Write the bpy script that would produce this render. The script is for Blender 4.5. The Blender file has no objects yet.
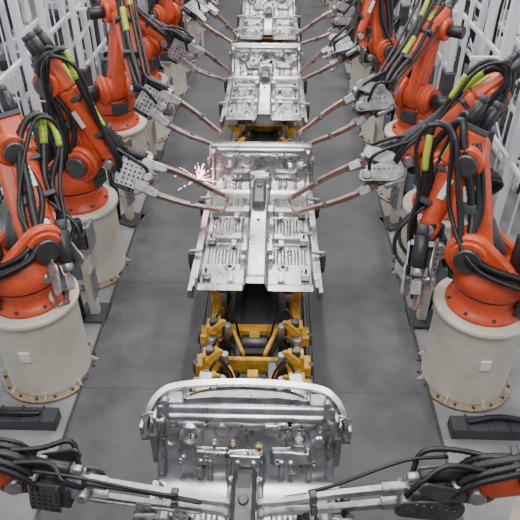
import bpy, math, random
from mathutils import Vector, Matrix
random.seed(4)
V=Vector
# ------------------------------------------------------------------ materials
def mat(name,col,rough=.5,metal=0.0,noise=0.0,nscale=8,bump=0.0,bscale=40,spec=.5,rvar=0.0,stretch=None,emit=0):
    m=bpy.data.materials.new(name); m.use_nodes=True
    nt=m.node_tree; b=nt.nodes['Principled BSDF']
    b.inputs['Base Color'].default_value=(*col,1); b.inputs['Roughness'].default_value=rough
    b.inputs['Metallic'].default_value=metal; b.inputs['Specular IOR Level'].default_value=spec
    if emit:
        b.inputs['Emission Color'].default_value=(*col,1); b.inputs['Emission Strength'].default_value=emit
    tc=nt.nodes.new('ShaderNodeTexCoord')
    mp=nt.nodes.new('ShaderNodeMapping'); nt.links.new(tc.outputs['Object'],mp.inputs['Vector'])
    if stretch: mp.inputs['Scale'].default_value=stretch
    if noise or rvar:
        n=nt.nodes.new('ShaderNodeTexNoise'); n.inputs['Scale'].default_value=nscale; n.inputs['Detail'].default_value=6; n.inputs['Roughness'].default_value=.65
        nt.links.new(mp.outputs[0],n.inputs['Vector'])
        if noise:
            r=nt.nodes.new('ShaderNodeValToRGB')
            r.color_ramp.elements[0].position=.3; r.color_ramp.elements[1].position=.7
            r.color_ramp.elements[0].color=(*[c*(1-noise) for c in col],1)
            r.color_ramp.elements[1].color=(*[min(1,c*(1+noise*.6)) for c in col],1)
            nt.links.new(n.outputs['Fac'],r.inputs['Fac']); nt.links.new(r.outputs['Color'],b.inputs['Base Color'])
        if rvar:
            mr=nt.nodes.new('ShaderNodeMapRange'); mr.inputs['From Min'].default_value=.3; mr.inputs['From Max'].default_value=.7
            mr.inputs['To Min'].default_value=max(.05,rough-rvar); mr.inputs['To Max'].default_value=min(1,rough+rvar)
            nt.links.new(n.outputs['Fac'],mr.inputs['Value']); nt.links.new(mr.outputs[0],b.inputs['Roughness'])
    if bump:
        n2=nt.nodes.new('ShaderNodeTexNoise'); n2.inputs['Scale'].default_value=bscale; n2.inputs['Detail'].default_value=4
        nt.links.new(mp.outputs[0],n2.inputs['Vector'])
        bp=nt.nodes.new('ShaderNodeBump'); bp.inputs['Strength'].default_value=bump; bp.inputs['Distance'].default_value=.02
        nt.links.new(n2.outputs['Fac'],bp.inputs['Height']); nt.links.new(bp.outputs[0],b.inputs['Normal'])
    return m
M={}
M['orange']=mat('robot_orange',(.66,.088,.028),.38,noise=.32,nscale=5)
M['black']=mat('black_rubber',(.010,.010,.012),.42)
M['motor']=mat('motor_black',(.018,.019,.023),.4,noise=.3)
M['dgrey']=mat('dark_grey_paint',(.05,.054,.062),.5,noise=.3)
M['steel']=mat('tool_steel',(.42,.42,.43),.38,metal=.75,noise=.4,nscale=14,rvar=.12)
M['dsteel']=mat('dark_steel',(.12,.115,.12),.4,metal=.7,noise=.4,nscale=14)
M['zinc']=mat('pressed_zinc_steel',(.49,.485,.49),.31,metal=1.0,noise=.26,nscale=4,rvar=.09,bump=.08,bscale=7)
M['copper']=mat('weld_copper',(.34,.22,.18),.42,metal=.6,noise=.4,nscale=12)
M['lime']=mat('lime_sleeve',(.42,.56,.05),.5,noise=.3)
M['white']=mat('label_white',(.8,.8,.78),.5)
M['red']=mat('red_paint',(.50,.02,.02),.4)
M['yellow']=mat('carrier_yellow',(.66,.36,.04),.45,noise=.55,nscale=9)
M['cream']=mat('pedestal_cream',(.68,.64,.55),.45,noise=.18,nscale=2.5)
M['rust']=mat('pedestal_flange',(.36,.28,.19),.6,noise=.5,nscale=14)
M['mat']=mat('rubber_mat',(.088,.091,.099),.55,noise=.42,nscale=3.2,bump=.2,bscale=50,rvar=.12)
M['lane']=mat('lane_steel',(.035,.037,.042),.5,noise=.4,nscale=4)
M['conc']=mat('concrete_floor',(.26,.26,.265),.5,noise=.35,nscale=1.8,rvar=.12)
M['wall']=mat('wall_paint',(.58,.59,.63),.7,noise=.08,nscale=1)
M['alu']=mat('fence_aluminium',(.76,.77,.82),.4,metal=.1)
M['win']=mat('window_daylight',(.85,.92,1.0),.3,emit=1.5)
M['lamp']=mat('lamp_tube',(1,.98,.95),.3,emit=6)
M['blue']=mat('blue_grey_box',(.14,.17,.22),.45,noise=.2)
M['spark']=mat('spark_hot',(1,.45,.55),.4,emit=10)
ORDER=list(M.keys())
# ------------------------------------------------------------------ mesh builder
def basis(d,up=V((0,0,1))):
    d=d.normalized()
    if abs(d.dot(up))>.98: up=V((0,1,0)) if abs(d.y)<.9 else V((1,0,0))
    s=d.cross(up).normalized(); u=s.cross(d).normalized()
    return d,s,u
class MB:
    def __init__(s): s.v=[];s.f=[];s.m=[];s.sm=[]
    def add(s,vs,fs,m,smooth=False):
        o=len(s.v); s.v+= [tuple(p) for p in vs]
        mi=ORDER.index(m)
        for i,f in enumerate(fs):
            s.f.append([o+k for k in f]); s.m.append(mi); s.sm.append(smooth[i] if isinstance(smooth,list) else smooth)
    def lathe(s,p,axis,prof,m,n=24,cap=True):
        d,a,b=basis(V(axis)); p=V(p); vs=[];fs=[];sm=[]
        for h,r in prof:
            for i in range(n):
                t=2*math.pi*i/n; vs.append(p+d*h+(a*math.cos(t)+b*math.sin(t))*r)
        for j in range(len(prof)-1):
            for i in range(n):
                k=(i+1)%n; fs.append([j*n+i,j*n+k,(j+1)*n+k,(j+1)*n+i]); sm.append(True)
        if cap:
            fs.append(list(range(n))[::-1]); fs.append([(len(prof)-1)*n+i for i in range(n)]); sm+=[False,False]
        s.add(vs,fs,m,sm)
    def cyl(s,p0,p1,r0,m,r1=None,n=20,ch=None):
        p0=V(p0);p1=V(p1); L=(p1-p0).length; r1=r0 if r1 is None else r1
        c=min(.012,r0*.2,L*.2) if ch is None else ch
        s.lathe(p0,p1-p0,[(0,max(r0-c,1e-4)),(c,r0),(L-c,r1),(L,max(r1-c,1e-4))],m,n)
    def box(s,c,size,m,R=None,ch=None):
        c=V(c); x,y,z=[k/2 for k in size]; R=R or Matrix.Identity(3)
        h=min(.008,min(x,y,z)*.35) if ch is None else ch
        pts=[]
        idx={}
        for sx in(-1,1):
            for sy in(-1,1):
                for sz in(-1,1):
                    for k in range(3):
                        p=[sx*(x-h),sy*(y-h),sz*(z-h)]
                        p[k]=[sx*x,sy*y,sz*z][k]
                        idx[(sx,sy,sz,k)]=len(pts); pts.append(c+R@V(p))
        fs=[]
        for k in range(3):
            a,b=[(1,2),(2,0),(0,1)][k]
            for sg in(-1,1):
                q=[]
                for (u,w) in((-1,-1),(1,-1),(1,1),(-1,1)):
                    t=[0,0,0]; t[k]=sg;t[a]=u;t[b]=w; q.append(idx[(*t,k)])
                fs.append(q if sg>0 else q[::-1])
            for u in(-1,1):
                for w in(-1,1):
                    t0=[0,0,0];t0[k]=-1;t0[a]=u;t0[b]=w
                    t1=list(t0);t1[k]=1
                    q=[idx[(*t0,a)],idx[(*t1,a)],idx[(*t1,b)],idx[(*t0,b)]]
                    fs.append(q if u*w<0 else q[::-1])
        for sx in(-1,1):
            for sy in(-1,1):
                for sz in(-1,1):
                    q=[idx[(sx,sy,sz,0)],idx[(sx,sy,sz,1)],idx[(sx,sy,sz,2)]]
                    fs.append(q if sx*sy*sz>0 else q[::-1])
        s.add(pts,fs,m)
    def beam(s,p0,p1,w,h,m,up=V((0,0,1))):
        p0=V(p0);p1=V(p1); d,a,b=basis(p1-p0,up); R=Matrix((d,a,b)).transposed()
        s.box((p0+p1)/2,((p1-p0).length,w,h),m,R)
    def spl(s,pts,step=.03):
        P=[V(p) for p in pts]; P=[P[0]*2-P[1]]+P+[P[-1]*2-P[-2]]; out=[]
        for i in range(1,len(P)-2):
            a,b,c,d=P[i-1:i+3]; n=max(2,int((c-b).length/step))
            for k in range(n):
                t=k/n; out.append(.5*((2*b)+(c-a)*t+(2*a-5*b+4*c-d)*t*t+(3*b-a-3*c+d)*t**3))
        out.append(P[-2]); return out
    def tube(s,pts,r,m,n=8,corr=0.0,step=.03,spline=True,sect=None,rf=None,smooth=True):
        P=s.spl(pts,step) if spline else [V(p) for p in pts]
        t0=(P[1]-P[0]).normalized(); d,a,b=basis(t0); vs=[];fs=[]
        N=len(P); ns=n if sect is None else len(sect)
        for i,p in enumerate(P):
            t=(P[min(i+1,N-1)]-P[max(i-1,0)]).normalized()
            a=(a-t*a.dot(t)).normalized(); b=a.cross(t).normalized()
            rr=(1+ (corr if i%2 else -corr))*(rf(i/(N-1)) if rf else 1)
            for k in range(ns):
                if sect is None:
                    th=2*math.pi*k/n; vs.append(p+(a*math.cos(th)+b*math.sin(th))*r*rr)
                else: vs.append(p+a*sect[k][0]*rr+b*sect[k][1]*rr)
        for i in range(N-1):
            for k in range(ns):
                q=(k+1)%ns; fs.append([i*ns+k,i*ns+q,(i+1)*ns+q,(i+1)*ns+k])
        sm=[smooth and sect is None]*len(fs)
        fs+= [list(range(ns))[::-1],[(N-1)*ns+k for k in range(ns)]]; sm+=[False,False]
        s.add(vs,fs,m,sm)
    def link(s,p0,p1,r0,r1,th,side,m,off=0,n=12,inset=.02):
        p0=V(p0);p1=V(p1); side=V(side).normalized(); d=(p1-p0); L=d.length; d=d/L; u=side.cross(d).normalized()
        inset=min(inset,th*.3)
        al=math.asin(max(-1,min(1,(r0-r1)/L)))
        ol=[]
        for i in range(n+1):
            t=math.pi/2-al+ (math.pi+2*al)*i/n; ol.append((0,t,r0))
        for i in range(n+1):
            t=-math.pi/2-al+(math.pi-2*al)*i/n; ol.append((1,t,r1))
        K=len(ol); vs=[]
        for lay,(o,ins) in enumerate(((-th/2,inset),(-th/2+inset,0),(th/2-inset,0),(th/2,inset))):
            for e,t,r in ol:
                rr=r-ins
                vs.append((p1 if e else p0)+(d*math.cos(t)+u*math.sin(t))*rr+side*(o+off))
        fs=[];sm=[]
        for l in range(3):
            for i in range(K):
                k=(i+1)%K; fs.append([l*K+i,l*K+k,(l+1)*K+k,(l+1)*K+i]); sm.append(l==1)
        fs.append(list(range(K))[::-1]); fs.append([3*K+i for i in range(K)]); sm+=[False,False]
        s.add(vs,fs,m,sm)
    def perf(s,o,ax,ay,nx,ny,cell,th,m,r=.25):
        o=V(o);ax=V(ax).normalized();ay=V(ay).normalized();az=ax.cross(ay)
        for i in range(nx):
            for j in range(ny):
                c=o+ax*cell*(i+.5)+ay*cell*(j+.5); vs=[];fs=[]
                sq=[(1,0),(1,1),(0,1),(-1,1),(-1,0),(-1,-1),(0,-1),(1,-1)]
                for z in(-.5,.5):
                    for q in sq: vs.append(c+ax*q[0]*cell/2+ay*q[1]*cell/2+az*th*z)
                    for k in range(8):
                        t=k*math.pi/4; vs.append(c+(ax*math.cos(t)+ay*math.sin(t))*cell*r+az*th*z)
                for k in range(8):
                    q=(k+1)%8
                    fs.append([k,8+k,8+q,q]); fs.append([16+k,16+q,24+q,24+k]); fs.append([8+k,24+k,24+q,8+q])
                    fs.append([k,q,16+q,16+k])
                s.add(vs,fs,m)
    def obj(s,name,loc=(0,0,0)):
        me=bpy.data.meshes.new(name); me.from_pydata(s.v,[],s.f)
        used=sorted(set(s.m)); mp={k:i for i,k in enumerate(used)}
        for k in used: me.materials.append(M[ORDER[k]])
        me.polygons.foreach_set('material_index',[mp[k] for k in s.m])
        me.polygons.foreach_set('use_smooth',s.sm); me.update()
        return inst(me,name,loc)
def inst(me,name,loc=(0,0,0),rz=0,sc=(1,1,1)):
    o=bpy.data.objects.new(name,me); o.location=loc; o.rotation_euler=(0,0,rz); o.scale=sc
    bpy.context.scene.collection.objects.link(o); return o
Z=V((0,0,1))
# ------------------------------------------------------------------ room
b=MB(); b.box((0,12,-.05),(13,34,.1),'conc'); b.obj('floor')
for sx,nm in((-1,'left'),(1,'right')):
    b=MB(); b.box((sx*6.3,12,2.5),(.2,34,5),'wall'); 
    for k in range(12): b.box((sx*6.17,-3+k*2.8,2.5),(.08,.22,5),'alu')
    b.obj('wall_'+nm)
    for k in range(11):
        b=MB(); y=-1.6+k*2.8
        b.box((sx*6.16,y,2.9),(.05,2.2,1.8),'win')
        for dy in(-1.1,-.37,.37,1.1): b.box((sx*6.12,y+dy,2.9),(.06,.06,1.9),'alu')
        for dz in(-.95,0,.95): b.box((sx*6.12,y,2.9+dz),(.06,2.26,.06),'alu')
        b.obj('window_%d'%(k+1+(11 if sx>0 else 0)))
b=MB(); b.box((0,29,2.5),(12.8,.2,5),'wall'); b.obj('wall_back')
# mats
for sx in(-1,1):
    b=MB()
    ys=[-1.0,.9,2.9,4.15,5.9,7.8,9.9,12.0,14.1,16.2,18.3,20.4,22.5,24.6,26.5]
    for i in range(len(ys)-1):
        a,c=ys[i],ys[i+1]
        b.box((sx*1.2,(a+c)/2,.02),(1.16,c-a-.002,.04),'mat',ch=.002)
    b.box((sx*1.795,12.8,.02),(.03,27.4,.045),'dsteel',ch=.004)
    b.obj('floor_mat')
b=MB(); b.box((0,12.8,.012),(1.2,27.5,.024),'lane')
for sx in(-1,1):
    b.box((sx*.42,12.8,.06),(.09,27.5,.09),'dsteel'); b.box((sx*.56,12.8,.05),(.03,27.5,.06),'dsteel')
b.box((0,12.8,.04),(.22,27.5,.05),'black')
for k in range(110): b.box((0,-.8+k*.25,.075),(.2,.12,.03),'dgrey')
b.obj('conveyor_track')
# ------------------------------------------------------------------ open white framework along both sides
b=MB()
for k in range(13):
    y=k*2.0
    b.box((0,y,1.6),(.10,.10,3.2),'alu'); b.box((0,y,.01),(.18,.18,.02),'alu')
for z in(.15,1.1,2.1,3.15): b.box((0,12,z),(.05,24,.07),'alu')
for k in range(12):
    y=k*2.0+1
    b.box((0,y,1.6),(.06,.06,3.1),'alu')
    for q in range(1,4): b.box((0,k*2+q*.5,1.65),(.02,.02,3.0),'alu',ch=.003)
    if k%2: b.beam((0,k*2,.15),(0,k*2+1,1.1),.03,.03,'alu')
fo=b.obj('safety_fence',(-3.3,3.2,0)); inst(fo.data,'safety_fence',(3.3,3.2,0))
# storage racks with parts behind the fence
def rack(seed):
    R=random.Random(seed); b=MB(); H=2.9
    for x in(-.4,.4):
        for y in(-.9,.9): b.box((x,y,H/2),(.08,.08,H),'alu')
    for z in(.15,1.0,1.9,H-.05):
        for x in(-.4,.4): b.box((x,0,z),(.06,1.8,.08),'alu')
        for y in(-.9,0,.9): b.box((0,y,z),(.8,.06,.05),'alu')
    b.beam((-.4,-.9,.2),(-.4,.9,1.0),.03,.03,'alu'); b.beam((.4,.9,1.0),(.4,-.9,1.9),.03,.03,'alu')
    for z in(.19,1.04,1.94):
        y=-.8
        while y<.55:
            w=R.uniform(.2,.45); hh=R.uniform(.2,.6); b.box((R.uniform(-.05,.05),y+w/2,z+hh/2),(R.uniform(.4,.65),w,hh),R.choice(['dgrey','blue','motor','steel','dgrey','white'])); y+=w+.06
    for k in range(5):
        y=R.uniform(-.7,.7); x=R.choice((-.45,.45))
        b.tube([(x,y,H),(x*1.1,y+.05,2.2),(x,y+.15,1.4),(x*1.1,y,.7),(x,y+.1,.1)],R.uniform(.015,.03),'black')
    return b.obj('storage_rack')
ra=rack(3); ra.location=(4.4,7.5,0); rb=rack(8); rb.location=(-4.4,7.9,0)
for k in range(6):
    y=10.0+k*2.6; inst((rb if k%2 else ra).data,'storage_rack',(4.4,y,0),math.pi*(k%3==1)); inst((ra if k%2 else rb).data,'storage_rack',(-4.4,y+.4,0),math.pi*(k%3==0))
# white steel posts that carry the services between the robot rows
b=MB()
for sx in(-1,1):
    b.box((sx*2.95,0,1.75),(.09,.09,3.5),'alu'); b.box((sx*2.95,0,.015),(.22,.22,.03),'dgrey')
    b.beam((sx*2.95,0,2.4),(sx*2.55,0,2.4),.05,.05,'alu'); b.beam((sx*2.95,0,1.9),(sx*2.6,0,2.38),.04,.04,'alu')
    b.box((sx*2.95,0,1.3),(.16,.3,.4),'dgrey'); b.tube([(sx*2.9,.06,1.1),(sx*2.82,.08,.8),(sx*2.9,.05,.4),(sx*2.8,0,.05)],.03,'black',corr=.1,step=.02)
fr=b.obj('service_frame',(0,7.45,0))
for y in(9.6,11.65,13.75,15.8,19.8): inst(fr.data,'service_frame',(0,y,0))
b=MB()
b.box((0,0,.015),(.2,.2,.03),'dgrey'); b.box((0,0,1.3),(.06,.06,2.6),'alu'); b.box((0,0,1.5),(.1,.18,.34),'dgrey'); b.box((0,-.06,2.1),(.08,.08,.2),'alu')
b.box((0,-.02,2.62),(.14,.14,.06),'lime'); b.tube([(0,.05,1.4),(0,.09,1.0),(0,.06,.5),(0,.05,.05)],.018,'black'); b.beam((0,0,2.0),(.3,0,2.0),.04,.04,'alu')
um=b.obj('utility_mast',(-1.68,15.5,0))
for x,y,r in((1.68,15.5,math.pi),(-1.68,19.9,0),(1.68,19.9,math.pi)): inst(um.data,'utility_mast',(x,y,0),r)
# ------------------------------------------------------------------ tip dresser stands
b=MB()
b.box((0,0,.02),(.34,.34,.04),'dgrey'); b.box((0,0,.5),(.10,.10,.95),'cream'); b.box((0,0,.99),(.26,.22,.05),'steel')
b.box((0,.02,1.10),(.18,.16,.18),'dgrey'); b.cyl((.0,-.16,1.12),(.0,-.06,1.12),.06,'steel'); b.cyl((0,.0,1.19),(0,.0,1.34),.05,'motor')
b.box((.10,-.02,.70),(.10,.2,.26),'blue'); b.perf((-.06,-.09,.3),(0,1,0),(0,0,1),3,6,.06,.012,'steel')
for k in range(4): b.tube([(.1,-.06+.04*k,.8),(.2,-.05+.04*k,.95),(.16,.0+.04*k,.5),(.1,.1+.02*k,.05)],.014,'black')
b.box((-.13,.0,1.15),(.03,.2,.3),'steel')
td=b.obj('tip_dresser_stand',(1.93,5.33,0))
for x,y,r in((-1.93,5.33,math.pi),(1.93,7.4,.4),(-1.93,7.4,2.7),(1.93,9.45,0),(-1.93,9.45,math.pi),(1.93,13.5,0),(-1.93,13.5,math.pi),(-1.93,11.5,3),(1.93,11.5,.2)): inst(td.data,'tip_dresser_stand',(x,y,0),r)
# ------------------------------------------------------------------ pedestal
PH=1.03
b=MB()
b.lathe((0,0,0),Z,[(0,.50),(.03,.50),(.035,.495)],'rust',40)
b.lathe((0,0,.03),Z,[(0,.43),(.02,.425),(PH-.10,.425),(PH-.08,.43)],'cream',48)
b.lathe((0,0,PH-.06),Z,[(0,.46),(.01,.465),(.05,.465),(.06,.455)],'cream',48)
for k in range(16):
    t=k*math.pi/8; b.cyl((.465*math.cos(t),.465*math.sin(t),.03),(.465*math.cos(t),.465*math.sin(t),.06),.016,'dsteel',n=6)
for k in range(8):
    t=k*math.pi/4+.2; c,s_=math.cos(t),math.sin(t)
    b.beam((.42*c,.42*s_,.09),(.48*c,.48*s_,.03),.012,.06,'cream')
b.box((.0,-.43,.6),(.10,.02,.12),'white')
ped=b.obj('robot_pedestal',(0,0,-50)).data
bpy.data.objects.remove(bpy.data.objects['robot_pedestal'])
# ------------------------------------------------------------------ gun
def gun(b,W,T,tilt=.6,style=0,root=.15):
    W=V(W);T=V(T); d,s,u=basis(T-W); L=(T-W).length
    R=Matrix.Rotation(tilt,3,d); s=R@s; u=R@u
    P=lambda x,y,z: W+d*x+s*y+u*z
    Rm=Matrix((d,s,u)).transposed()
    am='copper' if style==0 else 'steel'
    b.cyl(P(-.02,0,0),P(.06,0,0),.09,'dgrey')
    b.box(P(.09,0,0),(.06,.22,.26),'steel',Rm)
    pm='steel' if style==0 else 'dsteel'
    kk=1 if style==0 else .75
    b.perf(P(.08,.115,-.18*kk),d,u,7 if style==0 else 5,6,.054*kk,.016,pm)
    b.link(P(.14,-.115,-.06),P(.44,-.115,.0),.13*kk,.07,.02,s,pm); b.link(P(.12,-.115,.06),P(.3,-.115,.22*kk),.08,.07*kk,.02,s,pm)
    if style==0:
        b.link(P(.36,.12,.14),P(.56,.12,root),.06,.045,.03,s,'steel'); b.link(P(.36,.12,-.12),P(.56,.12,-root),.06,.045,.03,s,'steel')
        b.cyl(P(.05,-.06,-.20),P(.28,-.06,-.20),.04,'steel'); b.box(P(.16,.06,-.2),(.2,.07,.06),'motor',Rm)
    b.box(P(.22,0,-.05*kk),(.24,.19,.22*kk),'dgrey',Rm); b.box(P(.35,0,.03),(.10,.16,.14),'steel',Rm)
    zs=.20*kk
    b.cyl(P(.02,0,zs),P(.32,0,zs),.065*kk,'motor'); b.cyl(P(.32,0,zs),P(.40,0,zs),.05*kk,'steel')
    b.cyl(P(-.08,.0,zs),P(.02,0,zs),.055*kk,'red' if style else 'dgrey')
    b.cyl(P(.42,-.15*kk,.0),P(.42,.15*kk,.0),.055*kk,'steel')
    for k in range(6): b.cyl(P(.12+.05*k,-.125,-.05+.02*k),P(.12+.05*k,-.14,-.05+.02*k),.011,'dsteel',n=6)
    sec=[(-.022,-.03),(.022,-.03),(.022,.03),(-.022,.03)]
    for sg in(-1,1):
        te=.09 if style==0 else .055
        pts=[P(.34,0,sg*root*.8),P(.46,0,sg*root*1.05),P(L*.62,0,sg*root),P(L*.85,0,sg*root*.72),P(L-.03,0,sg*te)]
        b.tube(pts,.03,am,sect=sec,rf=(lambda t:1.2-.45*t) if style==0 else (lambda t:1.0-.25*t))
        b.tube([p+s*.034 for p in pts[:4]],.011,'black' if sg>0 else 'steel',n=6)
        b.cyl(P(L-.03,0,sg*(te+.02)),P(L-.01,0,sg*.012),.018,'copper',r1=.011,n=10)
        b.cyl(P(L-.04,-.03,sg*te),P(L-.04,.03,sg*te),.026,am,n=10)
        b.box(P(.5,0,sg*root*1.02),(.14,.095*kk,.095*kk),'steel',Rm)
        b.box(P(L*.72,0,sg*root*.9),(.05,.06,.075),'dsteel',Rm)
    if style:
        for x in(.60,.78):
            b.perf(P(x*L-.08,.05,-.22),d,u,2,4,.05,.012,'steel')
            b.cyl(P(x*L-.03,0,-.06),P(x*L-.03,0,-.20),.025,'motor')
        b.tube([P(.1,.1,.2),P(.4,.10,.2),P(.6*L,.05,.1),P(.74*L,.03,.08)],.012,'black')
# ------------------------------------------------------------------ robot
def robot(base,E,W,T,tilt=.6,style=0,label=False,root=.15,hs=1,rnd=None):
    rnd=rnd or random
    b=MB(); B=V((base[0],base[1],PH+.002)); E=V(E);W=V(W)
    h=V((W.x-B.x,W.y-B.y,0)); 
    if h.length<.2: h=V((-B.x,0,0))
    h.normalize(); side=h.cross(Z).normalized()*hs
    S=B+h*.22+Z*.60
    Rt=Matrix((h,side,Z)).transposed()
    b.lathe(B,Z,[(0,.36),(.04,.36),(.05,.31),(.16,.29),(.2,.31),(.22,.31)],'orange',32)
    b.lathe(B+Z*.22,Z,[(0,.27),(.03,.27)],'black',32)
    b.lathe(B+Z*.25,Z,[(0,.33),(.02,.345),(.14,.34),(.24,.27),(.27,.24)],'orange',32)
    for k in range(8):
        t=k*math.pi/4; b.cyl(B+V((.335*math.cos(t),.335*math.sin(t),.04)),B+V((.335*math.cos(t),.335*math.sin(t),.065)),.018,'dsteel',n=6)
    b.box(B-h*.36+Z*.13,(.16,.3,.2),'dgrey',Rt); b.box(B-h*.45+Z*.13,(.05,.24,.14),'steel',Rt)
    b.link(B+Z*.42,S,.22,.215,.10,side,'orange',off=.17); b.link(B+Z*.42,S,.22,.2,.10,side,'orange',off=-.17)
    b.cyl(S-side*.25,S+side*.25,.165,'orange',n=28); b.cyl(S+side*.25,S+side*.30,.12,'dsteel',n=24)
    b.cyl(S-side*.27,S-side*.50,.095,'motor'); b.cyl(S-side*.50,S-side*.56,.07,'dgrey')
    b.cyl(B-h*.2+side*.05+Z*.42,B-h*.2+side*.05+Z*.85,.085,'motor'); b.box(B-h*.2+side*.05+Z*.87,(.13,.13,.06),'dgrey',Rt)
    b.box(B+h*.05-side*.36+Z*.42,(.26,.10,.2),'dgrey',Rt)
    b.box(B+h*.33+Z*.33,(.06,.24,.16),'dgrey',Rt)
    for k in range(4): b.cyl(B+h*(-.05+.06*k)-side*.42+Z*.42,B+h*(-.05+.06*k)-side*.46+Z*.42,.018,'steel',n=8)
    q=(E-S); c0=S-h*.24-Z*.05; c1=S+q*.55-h*.05
    b.cyl(c0-side*.02,c0+(c1-c0)*.62-side*.02,.075,'dgrey'); b.cyl(c0+(c1-c0)*.6-side*.02,c1-side*.02,.035,'steel')
    b.link(S,E,.185,.15,.16,side,'orange',off=0); 
    u=side.cross(q.normalized())
    b.link(S+q*.22,S+q*.78,.085,.07,.19,side,'orange',off=0,inset=.03)
    for sg in(-1,1):
        for k in range(8):
            t=k*math.pi/4; c=E+side*sg*.082+(q.normalized()*math.cos(t)+u*math.sin(t))*.125; b.cyl(c,c+side*sg*.012,.011,'dsteel',n=6)
    if label:
        for sg in(-1,1):
            Rl=Matrix((q.normalized(),u,side)).transposed()
            b.box(S+q*.5+side*sg*.099,(.34,.11,.006),'white',Rl,ch=.001)
            for k in range(4):
                cc=S+q*.5+q.normalized()*(-.12+.08*k)+side*sg*.103
                b.box(cc+u*.02,(.05,.012,.004),'red',Rl,ch=.001); b.box(cc-u*.015,(.012,.06,.004),'red',Rl,ch=.001); b.box(cc-u*.03,(.045,.01,.004),'red',Rl,ch=.001)
    f=(W-E).normalized(); fs_=(side-f*side.dot(f)).normalized(); fu=fs_.cross(f).normalized()
    if fu.z<0: fu=-fu
    b.cyl(E-side*.21,E+side*.2,.145,'orange',n=28); b.cyl(E+side*.2,E+side*.25,.10,'dsteel'); b.cyl(E-side*.21,E-side*.42,.08,'motor')
    Rf=Matrix((f,fs_,fu)).transposed()
    b.box(E+fu*.08-f*.02,(.38,.30,.26),'orange',Rf,ch=.04)
    b.box(E+fu*.08-f*.22,(.05,.28,.24),'dgrey',Rf)
    for (y,z) in((-.08,.13),(.08,.13),(0,.0)):
        c=E+fu*(z+.01)+fs_*y-f*.24
        b.cyl(c,c-f*.20,.055,'motor',n=16); b.cyl(c-f*.20,c-f*.26,.042,'dgrey',n=16)
    FL=(W-E).length; A0=E+fu*.07
    b.lathe(A0+f*.14,(W-A0-f*.14),[(0,.135),(.04,.14),(.08,.125),(FL*.5,.105),(FL-.28,.09),(FL-.24,.10)],'orange',24)
    b.box(E+f*FL*.35+fu*.08,(FL*.4,.03,.16),'orange',Rf)
    b.box(E+f*FL*.42+fu*.05+fs_*.125,(.2,.006,.06),'white',Rf,ch=.001)
    b.box(E+f*.02+fu*.213,(.22,.06,.008),'lime',Rf,ch=.001)
    b.lathe(W-f*.13,f,[(-.03,.08),(0,.095),(.05,.095),(.07,.08)],'motor',20)
    b.link(W-f*.10,W-f*.02,.095,.085,.15,fs_,'orange'); b.cyl(W-f*.06-fs_*.11,W-f*.06+fs_*.11,.06,'steel')
    j_=lambda a: V((rnd.uniform(-a,a),rnd.uniform(-a,a),rnd.uniform(-a,a)))
    full=[(.0,.036),(.08,.028),(-.075,.028),(.14,.02),(-.13,.018)]
    kk_=5 if rnd.random()<.5 else 4
    for j,(o,r) in enumerate(full[:kk_]):
        sd=side*(.25+o*.4)
        pts=[B-h*.42+Z*.16+side*(o+.05), B-h*.5+Z*.42+side*(.15+o)+j_(.04), S+sd-h*.12+u*.05+j_(.04), S+q*.5+sd*.72+u*(o-.02)+j_(.04), E+sd*.8-f*.15+fu*(.08+o)+j_(.03),
             E-f*.22+fu*(.28+o)+side*(.08+o)+j_(.07), E+f*.08+fu*(.30+o)+side*(.02+o)+j_(.05), E+f*(FL*.5)+fu*(.19+o*.5)+side*o+j_(.02), W-f*.12+fu*.18+side*o, W+f*.05+fu*.1+side*o]
        b.tube(pts,r,'black',n=8,corr=.10,step=.022)
        if j==1 or (j==0 and rnd.random()<.45):
            P=b.spl(pts,.03); n=len(P); k0=int(n*rnd.uniform(.62,.78)); b.tube(P[k0:k0+int(n*.09)],r*1.12,'lime',spline=False)
    for t in(.3,.8): 
        c=E+f*FL*t*.8+fu*.15; b.box(c,(.05,.24,.12),'dgrey',Rf)
    b.box(S+q*.5+side*.14,(.08,.10,.15),'dgrey',Matrix((q.normalized(),side,u)).transposed())
    d=(V(T)-W).normalized()
    for j in(-1,1):
        b.tube([W-f*.3+fu*.12+side*.06*j, W+fu*.26+side*.1*j+d*.02+j_(.04), W+d*.22+fu*.24+side*.12*j+j_(.04), W+d*.36+fu*.08+side*.08*j],.019,'black',corr=.1,step=.02)
    gun(b,W,T,tilt,style,root)
    return b.obj('welding_robot')
XP=2.2
common=[
 (2.05,(2.40,2.25,1.60),(1.48,2.34,1.19),(.07,2.22,1.08),.15,1),
]
left=[
 (4.45,(2.30,5.05,2.35),(1.95,4.62,1.66),(1.82,4.22,1.08),.8,0),
 (6.25,(2.20,6.25,2.52),(1.66,6.14,1.56),(.36,5.93,1.18),.6,0),
 (8.55,(1.98,8.55,2.66),(1.58,7.45,1.92),(.52,6.95,1.50),.6,0),
 (10.4,(2.60,10.2,2.40),(1.60,10.1,1.75),(.62,9.95,1.25),.2,0),
 (12.5,(2.00,12.6,2.75),(1.45,11.7,2.0),(.55,11.05,1.52),1.2,0),
 (14.6,(2.10,15.2,2.45),(1.55,14.3,1.95),(1.05,13.8,1.5),.3,0),
 (17.0,(2.45,16.6,2.55),(1.65,16.1,1.9),(.95,15.7,1.6),.5,0),
 (19.2,(2.05,19.0,2.75),(1.55,18.6,1.9),(.9,18.3,1.4),.7,0),
 (21.5,(2.35,21.2,2.6),(1.6,20.7,1.9),(1.0,20.3,1.5),.3,0),
]
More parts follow.
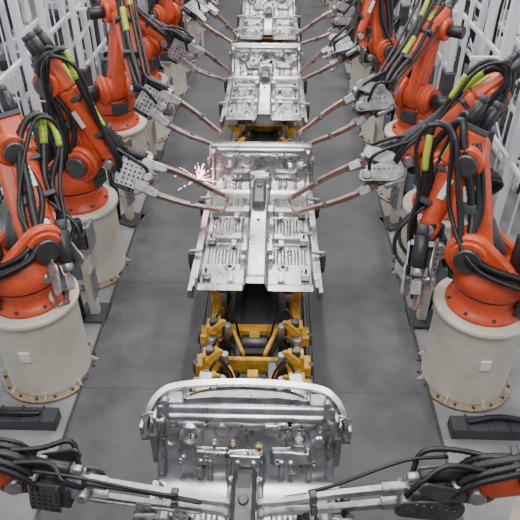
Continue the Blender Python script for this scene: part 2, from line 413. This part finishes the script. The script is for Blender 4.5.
right=[
 (4.45,(1.92,4.90,2.36),(1.60,4.72,1.62),(1.52,4.30,1.04),.2,0),
 (6.25,(2.48,6.30,2.38),(1.60,6.15,1.66),(.36,5.93,1.17),.6,0),
 (8.35,(2.30,8.40,2.50),(1.60,7.5,1.95),(.50,6.98,1.50),.6,0),
 (10.4,(1.85,10.6,2.55),(1.50,10.2,1.80),(.60,10.0,1.25),1.1,0),
 (12.5,(2.55,12.6,2.30),(1.62,11.6,1.9),(.56,11.1,1.52),.3,0),
 (14.8,(2.20,14.4,2.75),(1.45,14.0,2.1),(1.15,13.6,1.55),.6,0),
 (16.8,(2.00,17.1,2.60),(1.60,16.2,1.9),(.95,15.8,1.6),.2,0),
 (19.0,(2.40,18.9,2.55),(1.6,18.5,2.0),(.95,18.3,1.4),.9,0),
 (21.5,(2.15,21.6,2.7),(1.6,20.9,1.9),(1.0,20.4,1.5),.4,0),
]
for sx,lst in((-1,common+left),(1,common+right)):
    for i,(y,E,W,T,ti,st) in enumerate(lst):
        rn=random.Random(i*7+sx*3+50)
        m=lambda p:(sx*p[0],p[1],p[2])
        xb=XP+(rn.uniform(-.08,.1) if i>2 else 0)
        robot((sx*xb,y),m(E),m(W),m(T),tilt=sx*ti,style=st,label=(i in(1,2) and sx>0),hs=(-sx if i<3 or rn.random()<.5 else sx),root=.065 if st else .15,rnd=rn)
        inst(ped,'robot_pedestal',(sx*xb,y,0))
# ------------------------------------------------------------------ car body floor pan
ZB=.95
prof=[(.16,.52),(.06,.55),(0,.55),(-.03,.49),(-.07,.35),(-.13,.20),(-.20,.09),(-.28,.03),(-.42,.0),(-.6,0),(-1.0,0),(-1.5,0),(-2.0,0),(-2.12,.02),(-2.18,.09),(-2.3,.10)]
tmp=MB(); PP=tmp.spl([V((0,a,c)) for a,c in prof],.01)
cum=[0]
for i in range(1,len(PP)): cum.append(cum[-1]+(PP[i]-PP[i-1]).length)
TOT=cum[-1]
def path(s):
    s=max(0,min(TOT-1e-5,s))
    lo,hi=0,len(cum)-1
    while hi-lo>1:
        m_=(lo+hi)//2
        if cum[m_]<=s: lo=m_
        else: hi=m_
    t=(s-cum[lo])/(cum[hi]-cum[lo]+1e-9); p=PP[lo].lerp(PP[hi],t)
    a=PP[max(0,lo-3)];c=PP[min(len(PP)-1,hi+3)]; tg=(c-a).normalized(); nn=V((0,tg.z,-tg.y)); 
    if nn.z<0 and s>.3: nn=-nn
    if s<=.3 and nn.y>0 and nn.z<=0: nn=-nn
    return p,nn
def ss(a,b_,x):
    if a==b_: return float(x>=b_)
    t=max(0,min(1,(x-a)/(b_-a))); return t*t*(3-2*t)
def pulse(x,c,w,e): return ss(c-w-e,c-w,x)*(1-ss(c+w,c+w+e,x))
emb=[(-.42,.39,.10,.028),(.40,.41,.09,-.026),(-.18,.35,.06,.016),(.2,.34,.07,.018),(.55,.43,.05,.018),(-.57,.43,.045,-.016),(-.35,1.1,.08,.018),(.36,1.1,.08,.018),(-.4,1.75,.09,-.018),(.4,1.75,.09,-.018),(.3,2.3,.06,.018),(-.3,2.3,.06,.018)]
def disp(x,s):
    ax=abs(x)
    d=.17*(1-ss(.095,.135,ax))*ss(.68,.86,s)*(1-.45*ss(1.4,2.2,s))
    d+=.055*ss(.615,.64,ax)*ss(.74,.84,s)
    for c in(.22,.30,.38,.46,.54):
        m_=pulse(s,1.02,.11,.03)+pulse(s,1.52,.15,.03)+pulse(s,2.1,.12,.03)
        d+=.018*pulse(ax,c,.012,.012)*m_
    for c in(1.24,1.80): d+=.08*pulse(s,c,.045,.015)*pulse(ax,.39,.20,.015)
    w=pulse(s,.47,.2,.05)
    d+=.010*math.sin(x*13+1.0)*math.cos(s*21+x*5)*w
    d+=.016*pulse(s,.30,.012,.012)*(1-ss(.5,.53,ax))
    for c in(.06,.13,.27,.34,.48): d+=.014*pulse(ax,c,.009,.01)*pulse(s,.64,.07,.02)
    d+=.032*pulse(ax,.64,.02,.02)*w
    d+=.045*pulse(x,-.26,.11,.02)*pulse(s,.55,.05,.02)+.05*pulse(x,.34,.13,.02)*pulse(s,.54,.045,.02)
    d+=.024*pulse(s,.235,.010,.012)*(1-ss(.56,.6,ax))
    d+=.05*(1-ss(.12,.14,ax))*pulse(s,.63,.1,.03)
    for cx,cs,r,hh in emb:
        q=math.hypot(x-cx,s-cs); d+=hh*(1-ss(r*.8,r,q))
        if r>.075: d-=hh*.7*(1-ss(r*.4,r*.52,q))
    return d
def Wd(s): return .60+.07*ss(.02,.22,s)+.015*ss(1.0,1.2,s)
def SP(x,s):
    p,nn=path(s); return V((x,p.y,p.z))+nn*disp(x,s)
holes=[(-.42,.39,.035),(.40,.41,.032),(-.1,.45,.022),(.1,.48,.03),(-.55,.3,.018),(.56,.33,.02),(-.3,.55,.018),(.24,.57,.016),(.0,.34,.02),(-.5,.60,.015),(.52,.60,.015),
 (-.35,1.1,.03),(.36,1.1,.03),(-.4,1.75,.035),(.4,1.75,.035),(-.2,1.35,.018),(.2,1.35,.018),(-.55,1.5,.015),(.55,1.5,.015),(-.3,2.3,.025),(.3,2.3,.025),(0,1.1,.03),(0,1.6,.02),
 (-.3,.27,.02),(.33,.28,.022),(-.48,.27,.014),(.48,.27,.014),(-.24,.45,.02),(-.36,.66,.014),(.36,.66,.014)]
NX=170;NS=int(TOT/.008)
vs=[];fs=[]
for j in range(NS+1):
    s_=TOT*j/NS
    for i in range(NX+1):
        x=(i/NX*2-1)*Wd(s_); p=SP(x,s_)
        vs.append(p)
for j in range(NS):
    s_=TOT*(j+.5)/NS
    for i in range(NX):
        x=((i+.5)/NX*2-1)*Wd(s_)
        if any(abs(x-a)<r and math.hypot(x-a,s_-c)<r for a,c,r in holes): continue
        k=j*(NX+1)+i; fs.append([k,k+1,k+NX+2,k+NX+1])
b=MB(); b.add(vs,fs,'zinc',True)
for a,c,r in holes:
    ring=[]
    for k in range(17):
        t=k*math.pi/8; ring.append(SP(a+math.cos(t)*r*1.1,c+math.sin(t)*r*1.1))
    b.tube(ring,.005,'zinc',n=6,spline=False)
for sx in(-1,1):
    b.beam((sx*.68,-.25,.0),(sx*.70,-2.25,.0),.06,.11,'zinc'); 
    b.beam((sx*.36,-.2,-.10),(sx*.36,-2.2,-.08),.09,.10,'zinc')
    b.tube([(sx*.40,.75,.02),(sx*.42,.4,.05),(sx*.40,.1,.02),(sx*.37,-.25,-.09)],.05,'zinc',sect=[(-.05,-.06),(.05,-.06),(.05,.06),(-.05,.06)])
    b.box((sx*.665,-.04,.46),(.03,.16,.22),'zinc'); b.box((sx*.69,-.10,.27),(.05,.1,.32),'zinc')
    for s_ in(.28,.36,.44,.52): b.cyl(SP(sx*.62,s_),SP(sx*.62,s_)+V((0,-.03,.01)),.008,'dsteel',n=8)
    b.box((sx*.15,-.9,.14),(.07,.12,.1),'zinc'); b.box((sx*.15,-1.6,.1),(.07,.12,.08),'zinc')
    for y in(-.80,-1.36,-1.98):
        b.box((sx*.55,y,.05),(.10,.09,.08),'zinc'); b.cyl((sx*.55,y,.09),(sx*.55,y,.13),.014,'dsteel',n=8); b.box((sx*.28,y-.05,.035),(.07,.10,.05),'zinc')
    for y in(-.55,-1.65):
        b.box((sx*.76,y,.02),(.06,.10,.16),'dgrey'); b.link((sx*.76,y,.09),(sx*.64,y,.11),.03,.02,.03,(0,1,0),'steel'); b.cyl((sx*.76,y,-.15),(sx*.76,y,-.03),.03,'motor')
for k in range(26):
    x=random.uniform(-.55,.55); s_=random.uniform(.25,.66); p=SP(x,s_); b.cyl(p,p+V((0,-.020,.008)),.006,'dsteel',n=8)
b.tube([(0,-.26,.14),(0,-.35,.20),(0,-.58,.215),(0,-.85,.20)],.1,'dsteel',sect=[(-.085,-.05),(.085,-.05),(.085,.02),(.055,.05),(-.055,.05),(-.085,.02)])
b.box((0,-.38,.245),(.11,.12,.04),'dgrey'); b.cyl((0,-.52,.25),(0,-.52,.28),.035,'dsteel')
pan=b.obj('car_floor_pan',(0,2.72,ZB)); KX=.93
sol=pan.modifiers.new('s','SOLIDIFY'); sol.thickness=.004; pan.scale=(KX,1,1)
stations=[2.74+4.1*k for k in range(6)]
for y in stations[1:]:
    inst(pan.data,'car_floor_pan',(0,y,ZB),sc=(KX,1,1))
# cowl beam
b=MB()
P=[(-.745,-.16,.36),(-.73,-.09,.47),(-.66,.02,.56),(-.50,.09,.595),(0,.125,.60),(.50,.09,.595),(.66,.02,.56),(.73,-.09,.47),(.745,-.16,.36)]
b.tube(P,.03,'zinc',sect=[(-.02,-.035),(.02,-.035),(.03,.0),(.02,.035),(-.02,.035)],step=.02)
P2=[(-.45,.06,.49),(-.3,.085,.525),(0,.10,.535),(.3,.085,.525),(.45,.06,.49)]
b.tube(P2,.03,'zinc',sect=[(-.012,-.03),(.012,-.03),(.012,.03),(-.012,.03)],step=.02)
for sx in(-1,1):
    b.box((sx*.46,.08,.545),(.05,.05,.11),'zinc'); b.box((sx*.25,.11,.56),(.05,.04,.08),'zinc')
    b.link((sx*.71,-.08,.46),(sx*.60,-.03,.34),.07,.04,.03,(0,1,0),'zinc')
    b.box((sx*.76,-.12,.40),(.03,.12,.14),'zinc'); b.box((sx*.72,-.14,.33),(.12,.03,.06),'zinc')
    b.cyl((sx*.60,.0,.56),(sx*.60,-.05,.565),.03,'steel')
c=b.obj('cowl_crossmember',(0,2.74,1.0)); c.scale=(KX,1,1)
b=MB()
for sx in(-1,1):
    b.tube([(sx*.44,.15,.0),(sx*.44,.5,.06),(sx*.43,1.0,.08)],.05,'zinc',sect=[(-.05,-.07),(.05,-.07),(.05,.07),(-.05,.07)])
    b.lathe((sx*.55,.45,.0),Z,[(0,.17),(.25,.155),(.42,.14),(.47,.10),(.48,.05)],'zinc',24)
    b.tube([(sx*.66,.0,.42),(sx*.68,.5,.44),(sx*.60,.95,.35)],.04,'zinc',sect=[(-.03,-.05),(.03,-.05),(.03,.05),(-.03,.05)])
    b.box((sx*.43,1.02,.08),(.16,.03,.2),'zinc')
    b.beam((sx*.60,.93,.33),(sx*.45,1.0,.1),.05,.05,'zinc')
    # front hinge pillar
    b.box((sx*.70,-.10,.30),(.07,.16,.60),'zinc'); b.beam((sx*.70,-.05,.60),(sx*.64,.05,.52),.05,.06,'zinc')
b.beam((-.62,1.0,.30),(.62,1.0,.30),.06,.08,'zinc'); b.beam((-.5,1.04,.02),(.5,1.04,.02),.06,.09,'zinc')
fe=b.obj('engine_bay_frame',(0,15.04,1.0)); fe.scale=(KX,1,1)
for y in stations[4:]: inst(fe.data,'engine_bay_frame',(0,y,1.0),sc=(KX,1,1))
# ------------------------------------------------------------------ yellow carrier
b=MB()
for sx in(-1,1):
    b.beam((sx*.42,-3.35,.50),(sx*.42,.5,.50),.10,.12,'yellow')
    b.beam((sx*.20,-3.3,.40),(sx*.20,.4,.40),.08,.10,'dgrey')
    for y in(-3.2,-2.55,-1.6,-.7,.3):
        b.box((sx*.42,y,.29),(.09,.12,.34),'yellow'); b.box((sx*.42,y,.132),(.14,.2,.05),'dgrey')
        b.cyl((sx*.42,y,.56),(sx*.42,y,.66),.045,'steel')
    for y in(-3.15,-2.85,-2.45):
        b.box((sx*.40,y,.66),(.15,.13,.2),'yellow'); b.box((sx*.40,y-.02,.79),(.08,.08,.08),'dsteel')
        b.cyl((sx*.27,y,.54),(sx*.27,y,.74),.04,'steel'); b.link((sx*.40,y-.08,.72),(sx*.30,y-.08,.84),.045,.03,.03,(0,1,0),'yellow')
        b.box((sx*.51,y+.03,.56),(.07,.17,.12),'yellow'); b.cyl((sx*.55,y,.48),(sx*.55,y,.62),.03,'dgrey')
        b.box((sx*.33,y+.13,.57),(.12,.05,.08),'dsteel'); b.tube([(sx*.38,y,.82),(sx*.30,y+.06,.9),(sx*.2,y+.1,.7),(sx*.16,y+.1,.45)],.012,'black')
    for y in(-1.9,-1.0,-.35):
        b.box((sx*.42,y,.66),(.10,.10,.22),'yellow'); b.cyl((sx*.42,y,.76),(sx*.42,y,.81),.022,'steel')
        b.link((sx*.42,y,.70),(sx*.56,y,.76),.05,.03,.04,(0,1,0),'yellow')
    b.tube([(sx*.33,-3.4,.46),(sx*.32,-3.0,.50),(sx*.34,-2.6,.46),(sx*.30,-2.2,.46)],.025,'black',corr=.1,step=.02)
for y in(-3.3,-2.75,-2.25,-1.3,-.4,.42): b.beam((-.5,y,.47),(.5,y,.47),.10,.10,'yellow')
for y in(-3.05,-2.52): 
    b.box((0,y,.50),(.26,.26,.10),'motor'); b.cyl((-.13,y,.56),(.13,y,.56),.06,'dsteel'); b.box((.0,y+.05,.60),(.10,.10,.08),'yellow')
    for sx in(-1,1): b.link((sx*.12,y-.12,.55),(sx*.22,y+.12,.62),.05,.03,.04,(1,0,0),'yellow')
b.box((0,-2.78,.53),(.5,.05,.16),'yellow'); b.box((0,-1.2,.38),(.36,2.0,.05),'dgrey')
b.box((0,-2.7,.30),(.5,1.3,.06),'dgrey')
b.box((.18,-2.9,.56),(.08,.3,.05),'blue'); b.box((-.16,-2.6,.56),(.06,.3,.05),'motor')
for sx in(-1,1):
    b.cyl((sx*.5,-3.35,.33),(sx*.56,-3.35,.33),.08,'black'); b.cyl((sx*.5,.45,.33),(sx*.56,.45,.33),.08,'black')
car=b.obj('yellow_body_carrier',(0,2.74,0))
for y in stations[1:]: inst(car.data,'yellow_body_carrier',(0,y,0))
# ------------------------------------------------------------------ cable trays / boxes
b=MB()
b.box((.55,0,.07),(1.2,.18,.14),'dgrey'); 
for k in range(6): b.box((.1+k*.2,0,.145),(.02,.19,.02),'dsteel')
b.tube([(.1,.0,.15),(.4,.03,.19),(.8,-.03,.18),(1.1,0,.15)],.03,'black',corr=.08,step=.02)
tr=b.obj('cable_tray',(1.95,3.72,0)); inst(tr.data,'cable_tray',(-1.95,3.72,0),math.pi)
b=MB(); b.box((0,0,.06),(.9,.22,.12),'alu'); b.box((0,0,.13),(.7,.12,.03),'dsteel'); b.obj('floor_duct',(2.5,3.25,0))
# sparks: small glowing droplets of molten metal flying off the weld
b=MB(); rs=random.Random(9)
for ray in range(40):
    a=rs.uniform(0,6.28); e=rs.uniform(-.3,1.4); L=rs.uniform(.08,.36)
    for k in range(9):
        r=L*(k+rs.random())/9
        p=V((-.74+r*math.cos(a)*math.cos(e),6.40+r*math.sin(a)*math.cos(e)*.6,1.24+r*math.sin(e)-.6*r*r)); q=rs.uniform(.003,.0065)
        b.lathe(p-Z*q,Z,[(0,q*.3),(q*.5,q),(q*1.5,q),(q*2,q*.3)],'spark',6)
b.obj('weld_sparks')
# ------------------------------------------------------------------ lamps
for k in range(5):
    for x in(-2.6,0,2.6):
        y=1.5+k*5.5
        b=MB(); b.box((0,0,.05),(.26,2.6,.06),'alu'); b.cyl((-.06,-1.25,0),(-.06,1.25,0),.02,'lamp'); b.cyl((.06,-1.25,0),(.06,1.25,0),.02,'lamp')
        lo=b.obj('ceiling_lamp',(x,y,7.0))
        l=bpy.data.lights.new('tube','AREA'); l.shape='RECTANGLE'; l.size=.3; l.size_y=2.6; l.energy=(190 if x==0 else 120); l.color=(1,.98,.95)
        o=bpy.data.objects.new('tube_light',l); o.location=(0,0,-.1); bpy.context.scene.collection.objects.link(o)
        o.parent=lo
w=bpy.data.worlds.new('w'); bpy.context.scene.world=w; w.use_nodes=True
w.node_tree.nodes['Background'].inputs[0].default_value=(.80,.87,1,1); w.node_tree.nodes['Background'].inputs[1].default_value=.30
# ------------------------------------------------------------------ camera
cd=bpy.data.cameras.new('cam'); cam=bpy.data.objects.new('camera',cd); bpy.context.scene.collection.objects.link(cam)
cd.sensor_width=36; cd.lens=41.54
cam.location=(.165,0,4.8); cam.rotation_euler=(math.radians(53.4),0,math.radians(1.45))
bpy.context.scene.camera=cam
